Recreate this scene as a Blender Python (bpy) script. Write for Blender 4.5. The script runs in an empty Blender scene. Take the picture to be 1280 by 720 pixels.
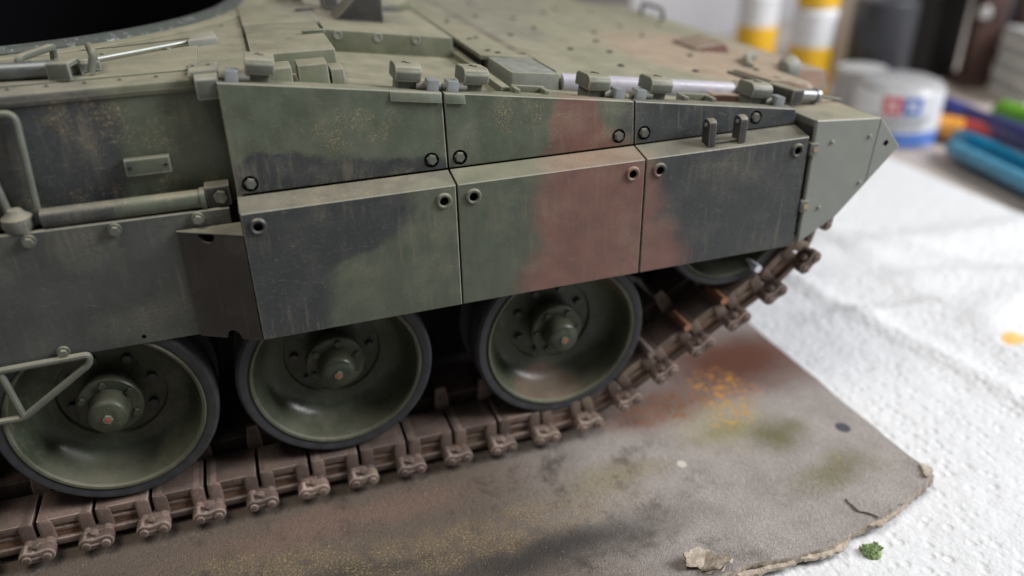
import bpy, bmesh, math, random
from mathutils import Vector, Matrix
random.seed(7)
sc = bpy.context.scene
COL = sc.collection
# one scene unit is about 6.7 mm (a model tank in 1:35)
sc.unit_settings.system = 'METRIC'; sc.unit_settings.scale_length = 0.00667
OZ = 5.15            # height of the lower skirt's top crease above the board

# ------------------------------------------------------------------ camera
cam = bpy.data.cameras.new('camera'); cam_o = bpy.data.objects.new('camera', cam); COL.objects.link(cam_o)
Rc = [[0.9462697, -0.3228877, -0.01781], [-0.1661728, -0.4382697, -0.8833495], [0.2774171, 0.8388464, -0.4683765]]
right, down, fwd = Vector(Rc[0]), Vector(Rc[1]), Vector(Rc[2])
M4 = Matrix.Identity(4)
for i in range(3):
    M4[i][0] = right[i]; M4[i][1] = -down[i]; M4[i][2] = -fwd[i]
M4.translation = Vector((-2.5691686, -10.0942864, 3.8851507 + OZ))
cam_o.matrix_world = M4
cam.sensor_width = 36; cam.lens = 28.125; cam.clip_start = 0.05; cam.clip_end = 2000
cam.dof.use_dof = True; cam.dof.focus_distance = 11.4; cam.dof.aperture_fstop = 0.105; cam.dof.aperture_blades = 0
sc.camera = cam_o
# ------------------------------------------------------------------ light
w = bpy.data.worlds.new('World'); sc.world = w; w.use_nodes = True
bg = w.node_tree.nodes['Background']; bg.inputs[0].default_value = (0.95, 0.97, 1.0, 1); bg.inputs[1].default_value = 0.085
def area(name, loc, tgt, sx, sy, power, col):
    l = bpy.data.lights.new(name, 'AREA'); l.shape = 'RECTANGLE'; l.size = sx; l.size_y = sy; l.energy = power; l.color = col
    o = bpy.data.objects.new(name, l); COL.objects.link(o); o.location = loc
    o.rotation_euler = (Vector(tgt) - Vector(loc)).to_track_quat('-Z', 'Y').to_euler()
    return o
area('window_light', (46, -15, 34), (1, 0, 3), 24, 24, 37000, (0.97, 0.98, 1.0))
area('ceiling_light', (-12, -6, 46), (0, 0, 3), 18, 18, 9000, (1.0, 0.94, 0.85))
vs = sc.view_settings
vs.view_transform = 'Standard'; vs.look = 'None'; vs.exposure = 0.12; vs.gamma = 1.0; vs.use_curve_mapping = False

# ------------------------------------------------------------------ node helper
class NB:
    def __init__(s, name):
        s.m = bpy.data.materials.new(name); s.m.use_nodes = True; s.nt = s.m.node_tree
        s.nt.nodes.clear(); s.out = s.n('ShaderNodeOutputMaterial'); s.p = s.n('ShaderNodeBsdfPrincipled')
        s.nt.links.new(s.p.outputs[0], s.out.inputs[0])
    def n(s, t): return s.nt.nodes.new(t)
    def put(s, sock, v):
        if isinstance(v, bpy.types.NodeSocket): s.nt.links.new(v, sock)
        elif v is not None:
            if hasattr(sock.default_value, '__len__') and not hasattr(v, '__len__'): v = [v] * len(sock.default_value)
            if hasattr(v, '__len__') and len(v) == 3 and len(sock.default_value) == 4: v = tuple(v) + (1,)
            sock.default_value = v
    def math(s, op, a, b=None, c=None, clamp=False):
        n = s.n('ShaderNodeMath'); n.operation = op; n.use_clamp = clamp
        s.put(n.inputs[0], a); s.put(n.inputs[1], b); s.put(n.inputs[2], c); return n.outputs[0]
    def vm(s, op, a, b=None):
        n = s.n('ShaderNodeVectorMath'); n.operation = op; s.put(n.inputs[0], a); s.put(n.inputs[1], b)
        return n.outputs['Value'] if op in ('LENGTH', 'DOT_PRODUCT') else n.outputs[0]
    def mix(s, f, a, b, bt='MIX'):
        n = s.n('ShaderNodeMix'); n.data_type = 'RGBA'; n.blend_type = bt
        s.put(n.inputs[0], f); s.put(n.inputs[6], a); s.put(n.inputs[7], b); return n.outputs[2]
    def noise(s, vec, scale, detail=4, rough=.55, dist=0, color=False):
        n = s.n('ShaderNodeTexNoise'); s.put(n.inputs['Vector'], vec); n.inputs['Scale'].default_value = scale
        n.inputs['Detail'].default_value = detail; n.inputs['Roughness'].default_value = rough; n.inputs['Distortion'].default_value = dist
        return n.outputs['Color' if color else 'Fac']
    def sm(s, v, lo, hi, a=0., b=1.):
        n = s.n('ShaderNodeMapRange'); n.interpolation_type = 'SMOOTHSTEP'
        for k, x in enumerate((v, lo, hi, a, b)): s.put(n.inputs[k], x)
        return n.outputs[0]
    def co(s, obj=None):
        n = s.n('ShaderNodeTexCoord'); n.object = obj; return n.outputs['Object']
    def blob(s, vec, c, r):
        return s.math('SUBTRACT', 1.0, s.vm('LENGTH', s.vm('DIVIDE', s.vm('SUBTRACT', vec, c), r)))
    def blobs(s, vec, lst):
        v = None
        for c, r in lst:
            b = s.blob(vec, c, r); v = b if v is None else s.math('MAXIMUM', v, b)
        return v
    def normal_z(s):
        g = s.n('ShaderNodeNewGeometry'); x = s.n('ShaderNodeSeparateXYZ'); s.nt.links.new(g.outputs['Normal'], x.inputs[0]); return x.outputs[2]
    def bump(s, h, strength=.2, dist=.02):
        n = s.n('ShaderNodeBump'); n.inputs['Strength'].default_value = strength; n.inputs['Distance'].default_value = dist
        s.put(n.inputs['Height'], h); s.nt.links.new(n.outputs[0], s.p.inputs['Normal'])
    def fin(s, col=None, rough=.5, metal=0., spec=.5):
        s.put(s.p.inputs['Base Color'], col); s.put(s.p.inputs['Roughness'], rough); s.put(s.p.inputs['Metallic'], metal)
        s.put(s.p.inputs['Specular IOR Level'], spec); return s.m
def plain(name, col, rough=.5, metal=0., var=.12, scale=6., spec=.5):
    b = NB(name); v = b.co(); nz = b.noise(v, scale, 4)
    c = b.mix(1, col, b.sm(nz, .3, .7, 1 - var, 1 + var), 'MULTIPLY')
    b.bump(b.noise(v, scale * 8, 3), .08, .01)
    return b.fin(c, b.sm(nz, .3, .7, max(rough - .08, .02), min(rough + .08, 1)), metal, spec)

# ------------------------------------------------------------------ root of the tank
def empty(name, loc, rz=0):
    o = bpy.data.objects.new(name, None); COL.objects.link(o); o.location = loc; o.rotation_euler = (0, 0, rz); o.empty_display_size = .3; return o
def tag(o, label, cat, group=None, kind=None):
    o['label'] = label; o['category'] = cat
    if group: o['group'] = group
    if kind: o['kind'] = kind
    return o
tank = tag(empty('model_tank', (0, 0, 0)), 'turretless scale model tank in dusty green, black and brown camouflage on the stained board', 'model tank')

# ------------------------------------------------------------------ materials
def paint(name, edge=0., green=(.088, .106, .076), dark=(.036, .041, .046), brown=(.19, .092, .074), camo=True, dust=1., dirt=1., rough=.5, mott=1.):
    b = NB(name); v0 = b.co(tank)
    v = b.vm('SUBTRACT', v0, (0, 0, OZ))
    warp = b.vm('SCALE', b.vm('SUBTRACT', b.noise(v, 1.1, 3, color=True), (.5, .5, .5))); warp.node.inputs['Scale'].default_value = .55
    fine = b.vm('SCALE', b.vm('SUBTRACT', b.noise(v, 38, 3, .7, color=True), (.5, .5, .5))); fine.node.inputs['Scale'].default_value = .16
    vw = b.vm('ADD', b.vm('ADD', v, warp), fine)
    col = green
    if camo:
        dk = b.blobs(vw, [((-3.4, -.15, -1.0), (1.65, .55, 1.9)), ((-2.2, -.15, -.2), (1.6, .55, .7)), ((-1.95, .5, .2), (1.15, .5, .36)), ((-1.2, .5, .1), (1.3, .5, .25)), ((-5.4, .8, .8), (1.3, .9, 1.3)), ((4.8, .1, -.6), (1.75, .7, 2.3)), ((4.6, .5, .5), (1.9, .35, .8)),
                          ((-.6, 6., 1.5), (1.2, 1.6, 1.)), ((2.6, 6.5, .8), (.9, 2.2, 1.)), ((3.4, 11., 1.), (2., 3., 1.))])
        br = b.blobs(vw, [((2.3, 0, -1.75), (1.35, 1.2, 1.0)), ((2.15, .1, -.7), (1.0, 1.2, 1.1)), ((2.0, .2, .3), (.42, .9, 1.0)), ((6.6, 3.9, .3), (2.3, 2.9, 1.6)), ((1.4, .6, -4.35), (.9, 1.2, .35))])
        col = b.mix(b.sm(dk, -.11, .09, 0, .93), col, dark); col = b.mix(b.sm(br, -.22, .18, 0, .9 if dust != .9 else .85), col, brown)
    # tonal mottling, rain streaks
    n1 = b.noise(v, 2.6, 5, .6)
    col = b.mix(1, col, b.sm(n1, .25, .75, 1 - .16 * mott, 1 + .18 * mott), 'MULTIPLY')
    col = b.mix(b.math('MULTIPLY', b.sm(b.noise(v, 1.25, 5, .65), .47, .68), b.sm(b.noise(v, 30, 3, .7), .3, .6, .05, .22 * mott)), col, (.20, .195, .145))
    st = b.noise(b.vm('MULTIPLY', v, (9, 9, 1.1)), 1.0, 4, .6)
    col = b.mix(b.sm(st, .56, .8, 0, .22 * dirt), col, (.21, .20, .165))
    gn = b.noise(v, 22, 4, .7)
    col = b.mix(b.sm(gn, .52, .74, 0, .28 * dirt), col, (.20, .19, .15))
    # settled dust on level surfaces
    nz = b.sm(b.normal_z(), .35, .97)
    d1 = b.sm(b.noise(v, 1.9, 5, .65), .25, .7, .5, .95)
    col = b.mix(b.math('MULTIPLY', b.math('MULTIPLY', nz, d1), .66 * dust), col, (.41, .375, .28))
    # ochre pigment flecks gathered in patches
    fl = b.math('MAXIMUM', b.sm(b.noise(v, 30, 4, .7), .59, .66), b.sm(b.noise(v, 75, 2, .6), .57, .64, 0, .8))
    pt = b.math('MAXIMUM', b.sm(b.noise(v, 1.3, 4, .7), .50, .78, 0, .55), b.math('MULTIPLY', b.sm(b.noise(v, 4, 4, .7), .4, .6), b.sm(b.blobs(v, [((-4.65, .9, 1.35), (.45, .6, .5)), ((-4.25, .9, 1.05), (.5, .6, .45)), ((-3.65, .9, .95), (.35, .6, .45)), ((-4.0, .8, .2), (1.4, .5, .18)), ((1.05, .5, .75), (.6, .4, .35)), ((-1.3, .5, .8), (.8, .35, .38)), ((-1.6, .3, .05), (1.3, .4, .14)), ((-5.45, .7, .1), (.4, .4, .3))]), 0, .5)))
    col = b.mix(b.math('MULTIPLY', b.math('MULTIPLY', fl, pt), .95 * dirt), col, (.45, .35, .20))
    rs = b.sm(b.noise(b.vm('MULTIPLY', b.vm('ADD', v, b.vm('MULTIPLY', v, (0, 0, 0))), (7, 7, .7)), 1.6, 4, .65), .50, .68)
    col = b.mix(b.math('MULTIPLY', b.math('MULTIPLY', rs, b.sm(b.noise(v, .8, 2), .42, .6)), .32 * dirt), col, (.23, .195, .14))
    # thin scratches
    sc_ = b.sm(b.noise(b.vm('MULTIPLY', b.vm('ADD', v, warp), (1.6, 1.6, 14)), 2.6, 3, .5), .67, .70)
    col = b.mix(b.math('MULTIPLY', sc_, .22 * dirt), col, (.30, .29, .25))
    if edge: col = b.mix(b.sm(b.noise(v, 7, 4, .7), .3, .65, edge * .45, edge), col, (.36, .36, .31))
    b.bump(b.math('ADD', gn, b.math('MULTIPLY', b.noise(v, 70, 2), .6)), .16, .012)
    return b.fin(col, b.sm(n1, .3, .7, rough - .08, rough + .12), 0, .42)
P = paint('camouflage_paint', dust=.72); PE = paint('camouflage_paint_worn_edge', .62)
PG = paint('grey_green_paint', 0, green=(.225, .238, .215), camo=False, dirt=.5, mott=.4); PGE = paint('grey_green_paint_worn_edge', .5, green=(.225, .238, .215), camo=False, dirt=.5, mott=.4)
PD = paint('dark_grey_paint', 0, green=(.040, .038, .037), camo=False, dirt=.25); PDE = paint('dark_grey_paint_worn_edge', .35, green=(.045, .045, .045), camo=False, dirt=.25)
PW = paint('wheel_paint', 0, green=(.046, .057, .037), dark=(.034, .043, .032), brown=(.12, .07, .05), dust=.4, dirt=.6, rough=.33); PWE = paint('wheel_paint_worn_edge', .35, green=(.10, .122, .082), dust=.4, dirt=.5, rough=.34)
PGD = paint('dusty_green_deck_paint', 0, green=(.145, .155, .105), dark=(.10, .105, .10), brown=(.30, .18, .135), dust=.9); PGDE = paint('dusty_green_deck_worn_edge', .55, green=(.145, .155, .105), dark=(.10, .105, .10), brown=(.30, .18, .135), dust=.9)
PR = paint('fitting_paint', 0, green=(.115, .128, .105), camo=False, dirt=.8)
PS = paint('side_sheet_paint', 0, green=(.066, .074, .070), camo=False, dirt=.9); PSE = paint('side_sheet_worn_edge', .4, green=(.08, .09, .085), camo=False)
PLIP = paint('dusty_rim_paint', .08, green=(.066, .072, .046), camo=False, dust=.5, dirt=1.)
bare = plain('bare_grey_plastic', (.24, .26, .27), .45); bright = plain('white_glint_pin', (.74, .77, .81), .25); steel = plain('bright_steel', (.72, .75, .80), .22, 1.)  # white of the pins is their reflected light put into the base colour
rubber = plain('tyre_rubber', (.042, .044, .050), .62, 0, .2, 5); black_in = plain('black_interior', (.003, .003, .004), .9, spec=.05)
bolt_dark = plain('dark_bolt_paint', (.05, .055, .055), .4); red_dot = plain('red_grease_fitting', (.45, .07, .04), .5)
gun = plain('dark_gunmetal', (.03, .03, .035), .3, .6)
def track_mat(name, rust, base=(.180, .128, .108)):
    b = NB(name); v = b.co(tank); n = b.noise(v, 2.2, 4, .6); g = b.noise(v, 26, 4, .7)
    c = b.mix(b.sm(n, .3, .7), base, tuple(x * .72 for x in base))
    c = b.mix(b.sm(b.noise(v, 3.7, 4), .55, .75, 0, rust), c, (.30, .125, .055))
    c = b.mix(b.sm(g, .5, .75, 0, .45), c, (.34, .29, .25))
    c = b.mix(b.sm(b.noise(v, 1.5, 3), .55, .7, 0, .5), c, (.21, .175, .12))
    oi = b.n('ShaderNodeObjectInfo'); c = b.mix(1, c, b.sm(oi.outputs['Random'], 0, 1, .72, 1.28), 'MULTIPLY')
    c = b.mix(b.sm(b.noise(v, 5.5, 5, .7), .52, .7, 0, .6), c, (.07, .055, .048))
    b.bump(g, .25, .02); return b.fin(c, .78, 0, .25)
TR = track_mat('dusty_track', .25); TRE = track_mat('dusty_track_worn_edge', .1, (.36, .285, .25)); TRR = track_mat('rusty_track_recess', .75, (.23, .135, .085))
pad_m = plain('track_pad_rubber', (.05, .047, .047), .8); copper = plain('copper_pin', (.46, .22, .14), .45, .35)

# ------------------------------------------------------------------ mesh builder
class MB:
    def __init__(s): s.v = []; s.f = []; s.mi = []
    def add(s, vs, fs, mi=0):
        o = len(s.v); s.v += [tuple(p) for p in vs]; s.f += [tuple(o + i for i in f) for f in fs]; s.mi += [mi] * len(fs); return s
    def box(s, x0, x1, y0, y1, z0, z1, mi=0):
        return s.add([(x, y, z) for x in (x0, x1) for y in (y0, y1) for z in (z0, z1)],
                     [(0, 1, 3, 2), (4, 6, 7, 5), (0, 4, 5, 1), (2, 3, 7, 6), (0, 2, 6, 4), (1, 5, 7, 3)], mi)
    def loft(s, rings, cap=True, mi=0, closed=True):
        n = len(rings[0]); vs = [p for r in rings for p in r]; fs = []
        for k in range(len(rings) - 1):
            for i in range(n if closed else n - 1):
                j = (i + 1) % n; fs.append((k * n + i, k * n + j, (k + 1) * n + j, (k + 1) * n + i))
        if cap: fs.append(tuple(range(n))[::-1]); fs.append(tuple((len(rings) - 1) * n + i for i in range(n)))
        return s.add(vs, fs, mi)
    def prism(s, poly, fn, a, b, mi=0):
        return s.loft([[fn(p, q, a) for p, q in poly], [fn(p, q, b) for p, q in poly]], True, mi)
    def cyl(s, p0, p1, r, n=16, r1=None, mi=0, rot=0):
        p0, p1 = Vector(p0), Vector(p1); d = (p1 - p0).normalized(); a = d.orthogonal().normalized(); c = d.cross(a)
        r1 = r if r1 is None else r1
        R = [[q + (a * math.cos(t) + c * math.sin(t)) * rr for t in [2 * math.pi * i / n + rot for i in range(n)]] for q, rr in ((p0, r), (p1, r1))]
        return s.loft(R, True, mi)
    def tube(s, path, r, n=8, mi=0):
        pts = [Vector(p) for p in path]; rings = []; up = None
        for i, p in enumerate(pts):
            d = (pts[min(i + 1, len(pts) - 1)] - pts[max(i - 1, 0)]).normalized()
            if up is None: up = d.orthogonal().normalized()
            up = (up - d * up.dot(d)).normalized(); c = d.cross(up)
            rings.append([p + (up * math.cos(2 * math.pi * k / n) + c * math.sin(2 * math.pi * k / n)) * r for k in range(n)])
        return s.loft(rings, True, mi)
    def lathe(s, prof, n=48, c=(0, 0, 0), ax='y', mi=0):
        rings = []
        for r, h in prof:
            rg = []
            for i in range(n):
                t = 2 * math.pi * i / n; a, b = r * math.cos(t), r * math.sin(t)
                rg.append((c[0] + a, c[1] + h, c[2] + b) if ax == 'y' else (c[0] + a, c[1] + b, c[2] + h))
            rings.append(rg)
        return s.loft(rings, False, mi)
    def build(s, name, mats, parent=None, bevel=0., loc=(0, 0, 0), smooth=35, seg=2, rot=None):
        if not isinstance(mats, (list, tuple)): mats = [mats]
        bm = bmesh.new(); vv = [bm.verts.new(p) for p in s.v]
        for f, m in zip(s.f, s.mi):
            try: q = bm.faces.new([vv[i] for i in f]); q.material_index = m
            except ValueError: pass
        bmesh.ops.recalc_face_normals(bm, faces=bm.faces)
        if bevel:
            es = [e for e in bm.edges if len(e.link_faces) == 2 and e.calc_face_angle(0) > .5]
            bmesh.ops.bevel(bm, geom=es, offset=bevel, segments=seg, affect='EDGES', profile=.6, clamp_overlap=True, material=1 if len(mats) > 1 else 0)
        me = bpy.data.meshes.new(name); bm.to_mesh(me); bm.free()
        return link(name, me, mats, parent, loc, smooth, rot)
def link(name, me, mats, parent, loc=(0, 0, 0), smooth=35, rot=None):
    for m in mats: me.materials.append(m)
    if smooth: me.shade_smooth(); me.set_sharp_from_angle(angle=math.radians(smooth))
    o = bpy.data.objects.new(name, me); COL.objects.link(o); o.parent = parent; o.location = loc
    if rot: o.rotation_euler = rot
    return o
def again(o, parent, loc, rot=None, deep=True):
    c = o.copy(); COL.objects.link(c); c.parent = parent; c.location = loc
    if rot is not None: c.rotation_euler = rot
    if deep:
        for ch in o.children:
            d = ch.copy(); COL.objects.link(d); d.parent = c
    return c
T = (0, 0, OZ)      # offset of tank parts above the board
XZ = lambda p, q, d: (p, d, q)
YZ = lambda p, q, d: (d, p, q)
XY = lambda p, q, d: (p, q, d)
def rounded(pts, r=.1, n=5):
    """path with rounded corners"""
    out = [Vector(pts[0])]
    for i in range(1, len(pts) - 1):
        a, b, c = Vector(pts[i - 1]), Vector(pts[i]), Vector(pts[i + 1])
        p, q = b + (a - b).normalized() * r, b + (c - b).normalized() * r
        for k in range(n + 1):
            t = k / n; out.append(p * (1 - t) ** 2 + b * 2 * t * (1 - t) + q * t * t)
    return out + [Vector(pts[-1])]
def inset(poly, e):
    n = len(poly); out = []; area2 = sum(poly[i][0] * poly[(i + 1) % n][1] - poly[(i + 1) % n][0] * poly[i][1] for i in range(n)); sg = 1 if area2 > 0 else -1
    for i in range(n):
        p0, p1, p2 = Vector(poly[i - 1]), Vector(poly[i]), Vector(poly[(i + 1) % n])
        d1, d2 = (p1 - p0).normalized(), (p2 - p1).normalized(); n1 = Vector((-d1.y, d1.x)) * sg; n2 = Vector((-d2.y, d2.x)) * sg
        m = (n1 + n2); out.append(p1 + m * (e / max(1e-6, m.dot(n1))))
    return out
def plate_holes(name, poly, holes, fn, thick, mats, parent, e=.014, extra=None, loc=T, hn=20):
    """slab with a chamfered rim and real drilled recesses; fn(u,v,depth)->xyz, depth 0 is the outer face; holes (u,v,r,depth)"""
    bm = bmesh.new(); n = len(poly)
    fr = [bm.verts.new(fn(p[0], p[1], 0)) for p in inset(poly, e)]
    r1 = [bm.verts.new(fn(p[0], p[1], e)) for p in poly]; r2 = [bm.verts.new(fn(p[0], p[1], thick)) for p in poly]
    es = [bm.edges.new((fr[i], fr[(i + 1) % n])) for i in range(n)]
    for i in range(n):
        j = (i + 1) % n; bm.faces.new((fr[i], fr[j], r1[j], r1[i])).material_index = 1; bm.faces.new((r1[i], r1[j], r2[j], r2[i]))
    bm.faces.new(r2)
    for (u, v, r, d) in holes:
        c0 = [bm.verts.new(fn(u + r * math.cos(2 * math.pi * k / hn), v + r * math.sin(2 * math.pi * k / hn), 0)) for k in range(hn)]
        c1 = [bm.verts.new(fn(u + r * math.cos(2 * math.pi * k / hn), v + r * math.sin(2 * math.pi * k / hn), d)) for k in range(hn)]
        es += [bm.edges.new((c0[k], c0[(k + 1) % hn])) for k in range(hn)]
        for k in range(hn): bm.faces.new((c0[k], c0[(k + 1) % hn], c1[(k + 1) % hn], c1[k])).material_index = 2
        bm.faces.new(c1).material_index = 2
    bmesh.ops.triangle_fill(bm, edges=es, use_beauty=True)
    if extra:
        vv = [bm.verts.new(p) for p in extra.v]
        for f, m in zip(extra.f, extra.mi): bm.faces.new([vv[i] for i in f]).material_index = m
    bmesh.ops.recalc_face_normals(bm, faces=bm.faces)
    me = bpy.data.meshes.new(name); bm.to_mesh(me); bm.free()
    return link(name, me, list(mats), parent, loc, 30)

deck = lambda x: 1.15 - .14 * x if x > -2.86 else 1.55

# ================================================================== the surface
table = MB().box(-60, 120, -50, 140, -1.2, -.45).build('table', plain('beige_table', (.50, .44, .40), .5, 0, .1, .3)); table['kind'] = 'structure'
def towel_mat(name, stain):
    b = NB(name); v = b.co()
    sp = b.n('ShaderNodeSeparateXYZ'); b.nt.links.new(v, sp.inputs[0])
    wv = b.vm('ADD', v, b.vm('SCALE', b.noise(v, .9, 2, color=True)))
    vo = b.n('ShaderNodeTexVoronoi'); vo.inputs['Scale'].default_value = 5.2; vo.inputs['Randomness'].default_value = .6; b.nt.links.new(v, vo.inputs['Vector'])
    dm = b.sm(vo.outputs['Distance'], .12, .5)
    fi = b.noise(v, 16, 4, .7)
    h = b.math('ADD', b.math('MULTIPLY', dm, .5), b.math('ADD', b.math('MULTIPLY', b.noise(v, 2.6, 3, .6), 1.6), b.math('MULTIPLY', fi, .25)))
    b.bump(h, .6, .07)
    c = b.mix(b.sm(fi, .3, .7), (.68, .69, .71), (.73, .74, .755))
    for pos, r, colr, k in stain:
        m = b.sm(b.math('ADD', b.blob(v, pos, r), b.math('MULTIPLY', b.math('SUBTRACT', b.noise(v, 5, 4, .7), .5), 1.4)), -.05, .35, 0, k); c = b.mix(m, c, colr)
    return b.fin(c, .95, 0, .1)
def grid(name, mat, fx, nu, nv, parent=None, thick=None, edge_mat=None, smooth=60):
    bm = bmesh.new(); G = [[bm.verts.new(fx(i / (nu - 1), j / (nv - 1))) for j in range(nv)] for i in range(nu)]
    for i in range(nu - 1):
        for j in range(nv - 1): bm.faces.new((G[i][j], G[i + 1][j], G[i + 1][j + 1], G[i][j + 1]))
    bmesh.ops.recalc_face_normals(bm, faces=bm.faces)
    if bm.faces[:][0].normal.z < 0: bmesh.ops.reverse_faces(bm, faces=bm.faces)
    mats = [mat]
    if thick:
        loop = [G[i][0] for i in range(nu)] + [G[nu - 1][j] for j in range(1, nv)] + [G[i][nv - 1] for i in range(nu - 2, -1, -1)] + [G[0][j] for j in range(nv - 2, 0, -1)]
        low = [bm.verts.new(v.co + Vector((random.uniform(-.012, .012), random.uniform(-.02, .02), -thick))) for v in loop]; n = len(loop)
        fs = [bm.faces.new((loop[k], loop[(k + 1) % n], low[(k + 1) % n], low[k])) for k in range(n)]
        for f in fs: f.material_index = 1
        bm.faces.ensure_lookup_table(); mats.append(edge_mat or mat)
    me = bpy.data.meshes.new(name); bm.to_mesh(me); bm.free()
    return link(name, me, mats, parent, (0, 0, 0), smooth)
def wob(x, y, s, k=0):
    return (math.sin(x * s + 1.3 * math.sin(y * s * .7 + k)) + math.sin(y * s * 1.31 + 1.7 * math.sin(x * s * .6 + 2 * k)) + .5 * math.sin((x + y) * s * 2.3 + k)) / 2.5
def towel_a(u, v):
    x = -4 + 15.65 * u; y = -12 + 23 * v
    ed = max(0, (u - .9) / .1)
    z = -.25 + .05 * wob(x, y, .8) + .012 * wob(x, y, 2.7, 3) + .16 * ed ** 2 * (0.5 + .5 * math.sin(y * .5 + 1.0)) 
    z += .12 * math.exp(-((y - 5.4 - .18 * (x - 9)) / .5) ** 2) * max(0, min(1, (x - 7.3) / 2))
    for (a_, b_, c_, h_, w_) in ((.15, 1., -3.9, .20, .35), (1., .12, -10.2, .12, .3), (.5, 1., -9.3, .10, .5), (.9, .5, -6.1, .10, .45)):
        z += h_ * math.exp(-((a_ * x + b_ * y + c_ + .25 * math.sin(y * .8 + x * .5)) / w_) ** 2) * max(0, min(1, (x - 8.2) / 1.5))
    return (x + .10 * math.sin(y * .4), y, z)
def towel_b(u, v):
    x = 9 + 9.2 * u + .5 * (v - .3); y = -12 + 24 * v
    z = -.29 + .035 * wob(x, y, .7, 5) + .010 * wob(x, y, 2.3, 1) + .22 * math.exp(-((y - 5.4 + .1 * (x - 12)) / .7) ** 2) - .03
    for (a_, b_, c_, h_, w_) in ((.3, 1., -7.0, .22, .45), (.8, .5, -13.5, .12, .4), (-.2, 1., 1.2, .14, .5)):
        z += h_ * math.exp(-((a_ * x + b_ * y + c_ + .3 * math.sin(y * .6 + x * .7)) / w_) ** 2)
    k = max(0, min(1, (x - 11.2) / 1.2)); z = -.42 + (z + .42) * k
    return (x, y, z)
ta = grid('paper_towel', towel_mat('white_paper_towel', [((12.0, .4, 0), (.4, .3, 1), (.8, .45, .1), .0)]), towel_a, 110, 120)
tag(ta, 'white embossed paper towel spread directly under the stained board', 'paper towel', 'paper towels on the table')
tb = grid('paper_towel', towel_mat('white_paper_towel_behind', [((12.38, .5, -.2), (.34, .22, 1), (.85, .50, .12), .9)]), towel_b, 80, 110)
tag(tb, 'outer white paper towel with an orange smudge, reaching towards the markers', 'paper towel', 'paper towels on the table')

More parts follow.
